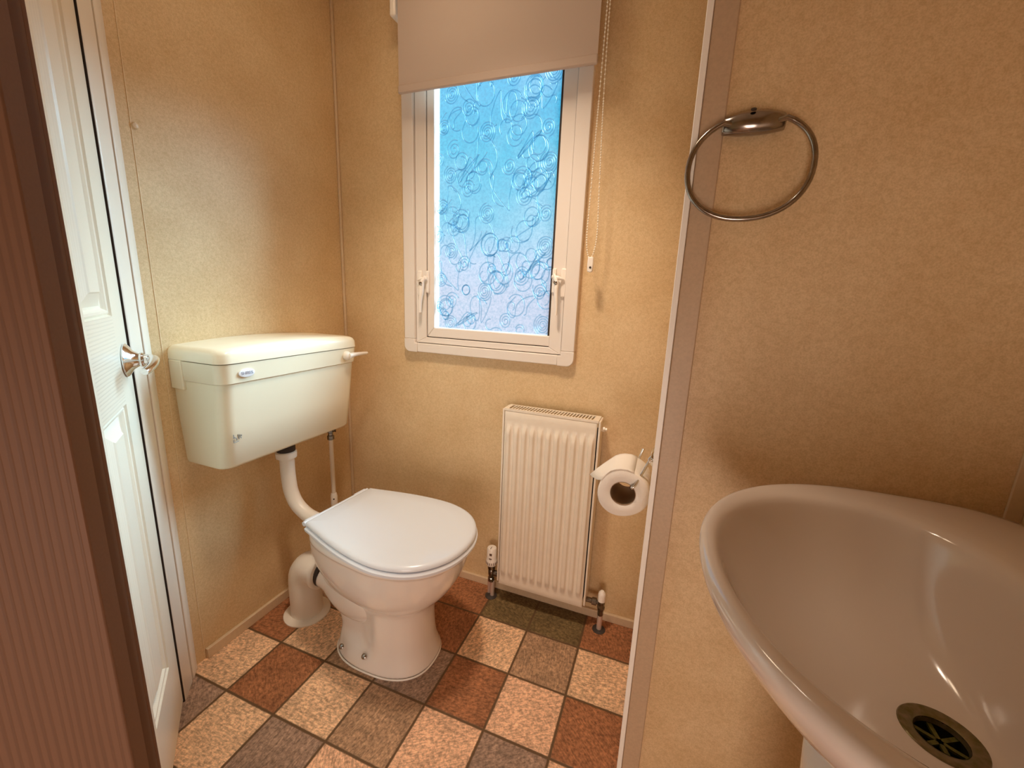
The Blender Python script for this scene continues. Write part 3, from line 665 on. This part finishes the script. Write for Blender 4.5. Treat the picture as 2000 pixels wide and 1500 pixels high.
def build_cistern():
    yc = -.2485
    root = empty('cistern', (XL, yc, .68), 'aged white wall-hung toilet cistern with curved lid and side lever', 'cistern')
    X = lambda x: x-XL; Zz = lambda z: z-.68
    def ring(z, xf, h0, h1, r, n=7, dome=0):
        # rounded front corners; back flat on the wall
        pts = [(XL, -h0)]
        for i in range(n+1): t = i/n*math.pi/2; pts.append((xf-r+r*math.sin(t), -h0+r-r*math.cos(t)))
        m = 10
        for i in range(1, m): pts.append((xf, -h0+r+(h0+h1-2*r)*i/m))
        for i in range(n+1): t = i/n*math.pi/2; pts.append((xf-r+r*math.cos(t), h1-r+r*math.sin(t)))
        pts.append((XL, h1))
        for i in range(1, m): pts.append((XL, h1-(h0+h1)*i/m))
        return [(X(x), y, Zz(z+dome*(1-(y/h0)**2))) for x, y in pts]
    H = .257
    mb = MB(); mb.loft([ring(.668, -.035, H-.030, H-.030, .03), ring(.672, -.014, H-.014, H-.014, .032), ring(.682, -.004, H-.010, H-.010, .034), ring(.80, .012, H-.005, H-.005, .034), ring(.9245, .026, H-.002, H-.002, .034)])
    body = mb.build('tank', CISTERN, root, 40)
    mb = MB(); mb.loft([ring(.9255, .028, H, H, .034), ring(.928, .031, H+.002, H+.002, .034), ring(.981, .036, H+.004, H+.004, .034)]); mb.build('rim_band', CISTERN, root, 40)
    mb = MB(); mb.loft([ring(.9835, .038, H+.005, H+.005, .034), ring(1.006, .037, H+.003, H+.003, .034, dome=.002), ring(1.0145, .033, H-.001, H-.001, .034, dome=.004), ring(1.0195, .024, H-.008, H-.008, .034, dome=.007), ring(1.0215, .012, H-.016, H-.016, .034, dome=.009), ring(1.0215, -.06, H-.018, H-.018, .03, dome=.0105), ring(1.0215, XL+.004, H-.018, H-.018, .001, dome=.011)])
    mb.build('tank_lid', CISTERN, root, 50)
    mb = MB(); mb.box((0, -H-.006, Zz(.900)), (.052, -H+.012, Zz(.983))); mb.build('mounting_lug', CISTERN, root, bevel=.003)
    # lever at the window end of the front
    lev = MB(); lev.lathe([(.0155, 0), (.0165, .004), (.0150, .012), (.010, .018), (.001, .019)], (X(.033), .196, Zz(.955)), (1, 0, 0), 24)
    pts = spline([(X(.047), .196, Zz(.955)), (X(.050), .215, Zz(.957)), (X(.047), .24, Zz(.957)), (X(.042), .285, Zz(.955)), (X(.040), .302, Zz(.954))], 5)
    lev.tube(pts, [.0115-.0072*(i/20)**.7 for i in range(21)], 14)
    lev.build('flush_lever', mat('lever_plastic', (.88,.84,.76), .25), root, 50)
    # oval badge with raised lettering
    e = MB(); yb, zb = -.188, .953
    e.loft([[(X(.0335)+k, yb+a*math.cos(2*math.pi*i/32), Zz(zb)+b*math.sin(2*math.pi*i/32)) for i in range(32)] for k, a, b in ((0, .0235, .0118), (.0035, .0235, .0118), (.0042, .022, .0103))])
    badge = e.build('badge', mat('badge_pale', (.82,.84,.88), .25), root, 40)
    cu = bpy.data.curves.new('t', 'FONT'); cu.body = 'SHIRES'; cu.size = .0118; cu.extrude = .0004; cu.align_x = 'CENTER'; cu.align_y = 'CENTER'
    to = bpy.data.objects.new('tmp', cu); C.objects.link(to); dg = bpy.context.evaluated_depsgraph_get(); me = bpy.data.meshes.new_from_object(to.evaluated_get(dg))
    C.objects.unlink(to); bpy.data.objects.remove(to)
    lt = link('badge_lettering', me, mat('badge_letter', (.34,.38,.48), .4), badge)
    lt.matrix_basis = Matrix.Translation((X(.0335)+.0046, yb, Zz(zb))) @ Matrix(((0,0,1,0),(1,0,0,0),(0,1,0,0),(0,0,0,1)))
    # pressed maker's mark near the lower corner
    mk = MB(); y0, z0 = -.213, .768; bx = X(.0095)
    def st(a, b, r=.0010): mk.tube([(bx, y0+a[0], Zz(z0+a[1])), (bx, y0+b[0], Zz(z0+b[1]))], r, 6)
    for a, b in (((-.012,.010),(-.012,-.002)),((-.012,.003),(-.004,-.003)),((-.004,-.003),(-.004,-.009)),((-.013,-.005),(-.013,-.014)),((-.013,-.014),(.002,-.012)),((.001,.008),(.003,-.006)),((.006,.006),(.007,.001)),((.006,-.001),(.010,-.006)),((.011,.004),(.010,-.001))): st(a, b)
    mk.build('stamped_mark', mat('stamp_grey', (.28,.30,.31), .5), root)
build_cistern()

def build_pipes():
    ay = -.245
    root = empty('flush_pipe', (-.075, ay, .35), 'white bent flush pipe joining the cistern to the toilet pan', 'pipe')
    o = Vector(root.location)
    pts = [Vector(p)-o for p in spline([(-.070,ay,.655),(-.069,ay,.60),(-.068,ay,.54),(-.060,ay,.485),(-.036,ay,.442),(.005,ay,.414),(.05,ay,.404),(.0815,-.24,.402)], 6)]
    MB().tube(pts, .0235, 24).build('pipe', PVC, root, 60)
    MB().lathe([(.028, .612), (.033, .614), (.034, .634), (.030, .637)], (-.070-o.x, 0, -o.z), (0,0,1), 28).build('collar_nut', PVC, root, 40)
    MB().lathe([(.029, .637), (.030, .640), (.030, .668)], (-.070-o.x, 0, -o.z), (0,0,1), 24).build('rubber_seal', DARK, root, 40)
    # waste pipe
    root = empty('soil_pipe', (-.032, -.240, 0), 'fat cream waste pipe elbow standing on the floor behind the pan', 'pipe')
    pts = spline([(0,0,.0),(0,0,.08),(0,0,.135),(.006,0,.172),(.030,0,.200),(.060,0,.205),(.082,0,.202)], 6)
    MB().tube(pts, .055, 32).build('elbow', PVC, root, 60)
    MB().lathe([(.080, 0), (.080, .004), (.072, .009), (.058, .010)], (0,0,0), (0,0,1), 40).build('floor_collar', PVC, root, 40)
    MB().lathe([(.058, .076), (.062, .078), (.062, .092), (.058, .094)], (0,0,.202), (1,0,-.03), 36).build('coupling_ring', PVC, root, 40)
    MB().lathe([(.050, .094), (.050, .109)], (0,0,.202), (1,0,-.03), 32).build('rubber_seal', DARK, root, 40)
    # cold feed
    root = empty('water_supply_pipe', (-.118, .006, 0), 'thin white water pipe with dark metal valve right of the flush pipe', 'pipe')
    MB().lathe([(.0085, 0), (.0085, .60)], (0,0,0), (0,0,1), 14).build('pipe', PIPE, root, 40)
    mb = MB(); mb.lathe([(.010, .588), (.0135, .590), (.0135, .606), (.010, .608), (.0095, .618), (.0125, .620), (.0125, .634), (.009, .636), (.009, .644), (.0125, .646), (.0125, .660), (.009, .664), (.009, .674)], (0,0,0), (0,0,1), 6)
    mb.lathe([(.006, 0), (.006, .016), (.0075, .017), (.0075, .020)], (0,0,.626), (.6,.8,0), 8)
    mb.build('isolating_valve', BRASS_DK, root, 30)
    mb = MB(); mb.lathe([(.0125, .292), (.0135, .300), (.0135, .340), (.0105, .352)], (0,0,0), (0,0,1), 16); mb.build('pipe_sleeve', LATCH_M, root, 40)
    MB().lathe([(.003, 0), (.003, .0015)], (.0085, -.0100, .330), (.65, -.76, 0), 10).build('sleeve_hole', DARK, root)
build_pipes()

# ---------------------------------------------------------------- toilet roll and holder
def build_roll():
    cx, cz, R, y0, y1 = 1.066, .7765, .0555, -.362, -.262
    root = empty('toilet_roll', (cx, y0, cz), 'white toilet paper roll with a loose end beside the corner trim', 'toilet roll')
    seg = 64
    def rad(t, base): # slightly squashed, flat at lower left
        return base*(1+.035*math.cos(2*(t-.75))+.02*math.cos(3*t+.4))
    def ring(base, y, sq=True): return [(((rad(t, base) if sq else base)*math.cos(t)), y, (rad(t, base) if sq else base)*math.sin(t)) for t in [2*math.pi*k/seg for k in range(seg)]]
    L = y1-y0
    mb = MB(); mb.loft([ring(.0275, .001, False), ring(.0285, 0, False), ring(R-.003, 0), ring(R, .003), ring(R, L-.003), ring(R-.003, L), ring(.0285, L, False), ring(.0275, L-.001, False)], False, False)
    mb.build('paper', PAPER, root, 50)
    mb = MB(); mb.loft([ring(.0274, .0005, False), ring(.0265, 0, False), ring(.0265, L, False), ring(.0274, L-.0005, False)], False, False); mb.build('cardboard_core', CARD, root, 50)
    # loose sheet leaving the top and falling to the left
    prof = [(R*1.01*math.cos(t), R*1.03*math.sin(t)+.0006) for t in [math.radians(a) for a in (70, 85, 100, 112, 124)]]
    prof += [(-.0375, .0410), (-.0430, .0335), (-.0485, .0235)]
    th = .0011; vs = []; n = len(prof); ny = 8
    for k in range(ny+1):
        y = L*k/ny
        for i, (a, b) in enumerate(prof): vs.append((a-(.042*((i-4)/3)*(k/ny)**.8 if i > 4 else 0), y, b-(.036*((i-4)/3)*(k/ny)**.8 if i > 4 else 0)+.0010*math.sin(k*2.1+i)*(i > 5)))
    fs = [(k*n+i, k*n+i+1, (k+1)*n+i+1, (k+1)*n+i) for k in range(ny) for i in range(n-1)]
    me = fromdata(vs, fs); o = link('loose_sheet', me, PAPER, root, 60); s = o.modifiers.new('thick', 'SOLIDIFY'); s.thickness = th; s.offset = 1
    h = empty('toilet_roll_holder', (XP, -.315, .855), 'chrome wire toilet roll holder on the wall by the corner trim', 'toilet roll holder')
    mb = MB()
    mb.loft([[(-k, a*math.cos(2*math.pi*i/28), b*math.sin(2*math.pi*i/28)) for i in range(28)] for k, a, b in ((0,.018,.026),(.004,.018,.026),(.010,.012,.018),(.012,.006,.010))])
    mb.tube([(-.006, -.002, .004), (-.013, -.010, -.006)], .005, 10)
    mb.build('wall_plate', CHROME, h, 40)
    ax = cx-XP+.016; az = cz-.855+.0205
    def seg(a, b, n=6): return [Vector(a).lerp(Vector(b), k/n) for k in range(n)]
    P0, P1, P2, P3, P4 = (-.012, -.010, -.004), (ax+.008, -.054, az+.007), (ax, -.047, az), (ax, .056, az), (ax+.014, .062, az+.052)
    pts = seg(P0, P1, 8)+seg(P1, (ax+.002, -.056, az+.001), 3)+seg((ax+.002, -.056, az+.001), P2, 3)+seg(P2, P3, 8)+seg(P3, P4, 5)+[Vector(P4)]
    MB().tube(pts, .0030, 10).build('wire', CHROME, h, 60)
build_roll()

# ---------------------------------------------------------------- towel ring
def build_ring():
    root = empty('towel_ring', (1.207, YP, 1.465), 'chrome oval towel ring on the brown wall above the basin', 'towel ring')
    # tapered body lying along x
    rings = []
    for x, hz, d in ((-.043,.011,.019),(-.040,.0125,.022),(-.02,.0165,.029),(0,.0175,.031),(.02,.0165,.029),(.040,.0125,.022),(.043,.011,.019)):
        rings.append([(x, -max(.002, d*(.55+.45*math.cos(t))), hz*math.sin(t)) if abs(t) < math.pi*.75 else (x, 0, hz*math.sin(t)*.9) for t in [-math.pi+2*math.pi*(k+.5)/20 for k in range(20)]])
    MB().loft(rings).build('bracket', DARK_CHROME, root, 40)
    MB().lathe([(.004, 0), (.004, .0015), (.0008, .002)], (-.004, -.028, .0145), (0, -.7, .7), 12).build('screw', DARK, root)
    cx, cz, a, b = 0.0, -.066, .0865, .0745
    P = []
    for k in range(49):
        t = math.radians(118 + (422-118)*k/48)
        P.append((cx+a*math.copysign(abs(math.cos(t))**.92, math.cos(t)), -.026, cz+b*math.copysign(abs(math.sin(t))**.92, math.sin(t))))
    P = [(-.030, -.020, -.001)] + P + [(.030, -.020, -.001)]
    MB().tube(P, .0043, 12).build('ring', DARK_CHROME, root, 60)
build_ring()

# ---------------------------------------------------------------- basin
def build_basin():
    ay = -.7275; zr = .905
    root = empty('wash_basin', (XR, ay, zr), 'white ceramic wash basin on the right wall with stained plughole', 'wash basin')
    n = 72
    def outer(xf, hw, z, xc=1.47, xb=None, e=2.15):
        xb = xb if xb is not None else XR-.001; out = []
        for i in range(n):
            t = 2*math.pi*i/n; c, s = math.cos(t), math.sin(t)
            ee = e if c < 0 else 4.5
            a = (xc-xf) if c < 0 else (xb-xc)
            x = xc+a*math.copysign(abs(c)**(2/ee), c); y = hw*math.copysign(abs(s)**(2/ee), s)
            out.append((x-XR, y, z-zr))
        return out
    def inner(xf, xb, hw, z, xc=1.385, eb=2.9, e=2.1):
        out = []
        for i in range(n):
            t = 2*math.pi*i/n; c, s = math.cos(t), math.sin(t)
            ee = e if c < 0 else eb
            a = (xc-xf) if c < 0 else (xb-xc)
            x = xc+a*math.copysign(abs(c)**(2/ee), c); y = hw*math.copysign(abs(s)**(2/ee), s)
            out.append((x-XR, y, z-zr))
        return out
    R = [outer(1.38, .100, .675, 1.49), outer(1.35, .13, .695, 1.49), outer(1.342, .148, .715, 1.485), outer(1.318, .165, .752, 1.48), outer(1.262, .219, .798, 1.475),
         outer(1.208, .266, .847, 1.47), outer(1.188, .285, .880, 1.47), outer(1.183, .2915, .893, 1.47), outer(1.185, .290, .902, 1.47), outer(1.192, .283, .906, 1.47),
         inner(1.199, 1.590, .255, .905, 1.40, 3.5, 2.12), inner(1.2035, 1.532, .222, .902), inner(1.209, 1.526, .216, .893), inner(1.222, 1.520, .207, .870),
         inner(1.250, 1.512, .188, .830), inner(1.290, 1.503, .155, .788), inner(1.335, 1.494, .112, .760), inner(1.385, 1.485, .062, .747, 1.442, 2.0, 2.0), inner(1.412, 1.474, .032, .744, 1.443, 2, 2)]
    mb = MB(); mb.loft(R, True, False)
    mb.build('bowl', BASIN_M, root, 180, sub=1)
    # waste fitting
    c = (1.443-XR, 0, .742-zr)
    WST = mat('tarnished_waste', (.26, .20, .12), .32, metal=.6, noise=.5, nscale=120, col2=(.14, .12, .03))
    MB().lathe([(.0215, -.004), (.0235, -.010), (.0235, -.030), (.0235, .0)][:1]+[(.0225, .0015), (.026, .0035), (.032, .0045), (.0355, .0042), (.037, .002), (.037, -.002)], c, (0,0,1), 40, False).build('waste_flange', WST, root, 30)
    MB().lathe([(.0005, -.045), (.022, -.045), (.0225, .002)], c, (0,0,1), 32, False).build('waste_well', mat('waste_well_dark', (.02,.018,.008), .15), root, 40)
    mb = MB()
    for k in range(3):
        a = k*math.pi/3+.5; d = Vector((math.cos(a), math.sin(a), 0)); p = Vector((-d.y, d.x, 0))*.0022
        cc = Vector(c)+Vector((0,0,-.008))
        q = [cc-d*.0222-p, cc+d*.0222-p, cc+d*.0222+p, cc-d*.0222+p]
        mb.loft([[v for v in q], [v+Vector((0,0,.003)) for v in q]])
    mb.build('waste_grid', mat('waste_grid_green', (.16,.15,.02), .35, metal=.4, noise=.6, nscale=200), root)
    # pedestal
    p = empty('basin_pedestal', (1.458, ay, 0), 'white ceramic pedestal just visible beneath the wash basin', 'pedestal')
    rings = []
    for z, a, w in ((0, .125, .120), (.02, .125, .120), (.05, .112, .106), (.25, .106, .100), (.5, .112, .108), (.60, .117, .112), (.674, .122, .118)):
        rings.append([(a*math.copysign(abs(math.cos(t))**.85, math.cos(t)), w*math.copysign(abs(math.sin(t))**.85, math.sin(t)), z) for t in [2*math.pi*k/40 for k in range(40)]])
    MB().loft(rings).build('column', mat('pedestal_ceramic', (.88,.85,.82), .15, coat=.5), p, 180)
build_basin()
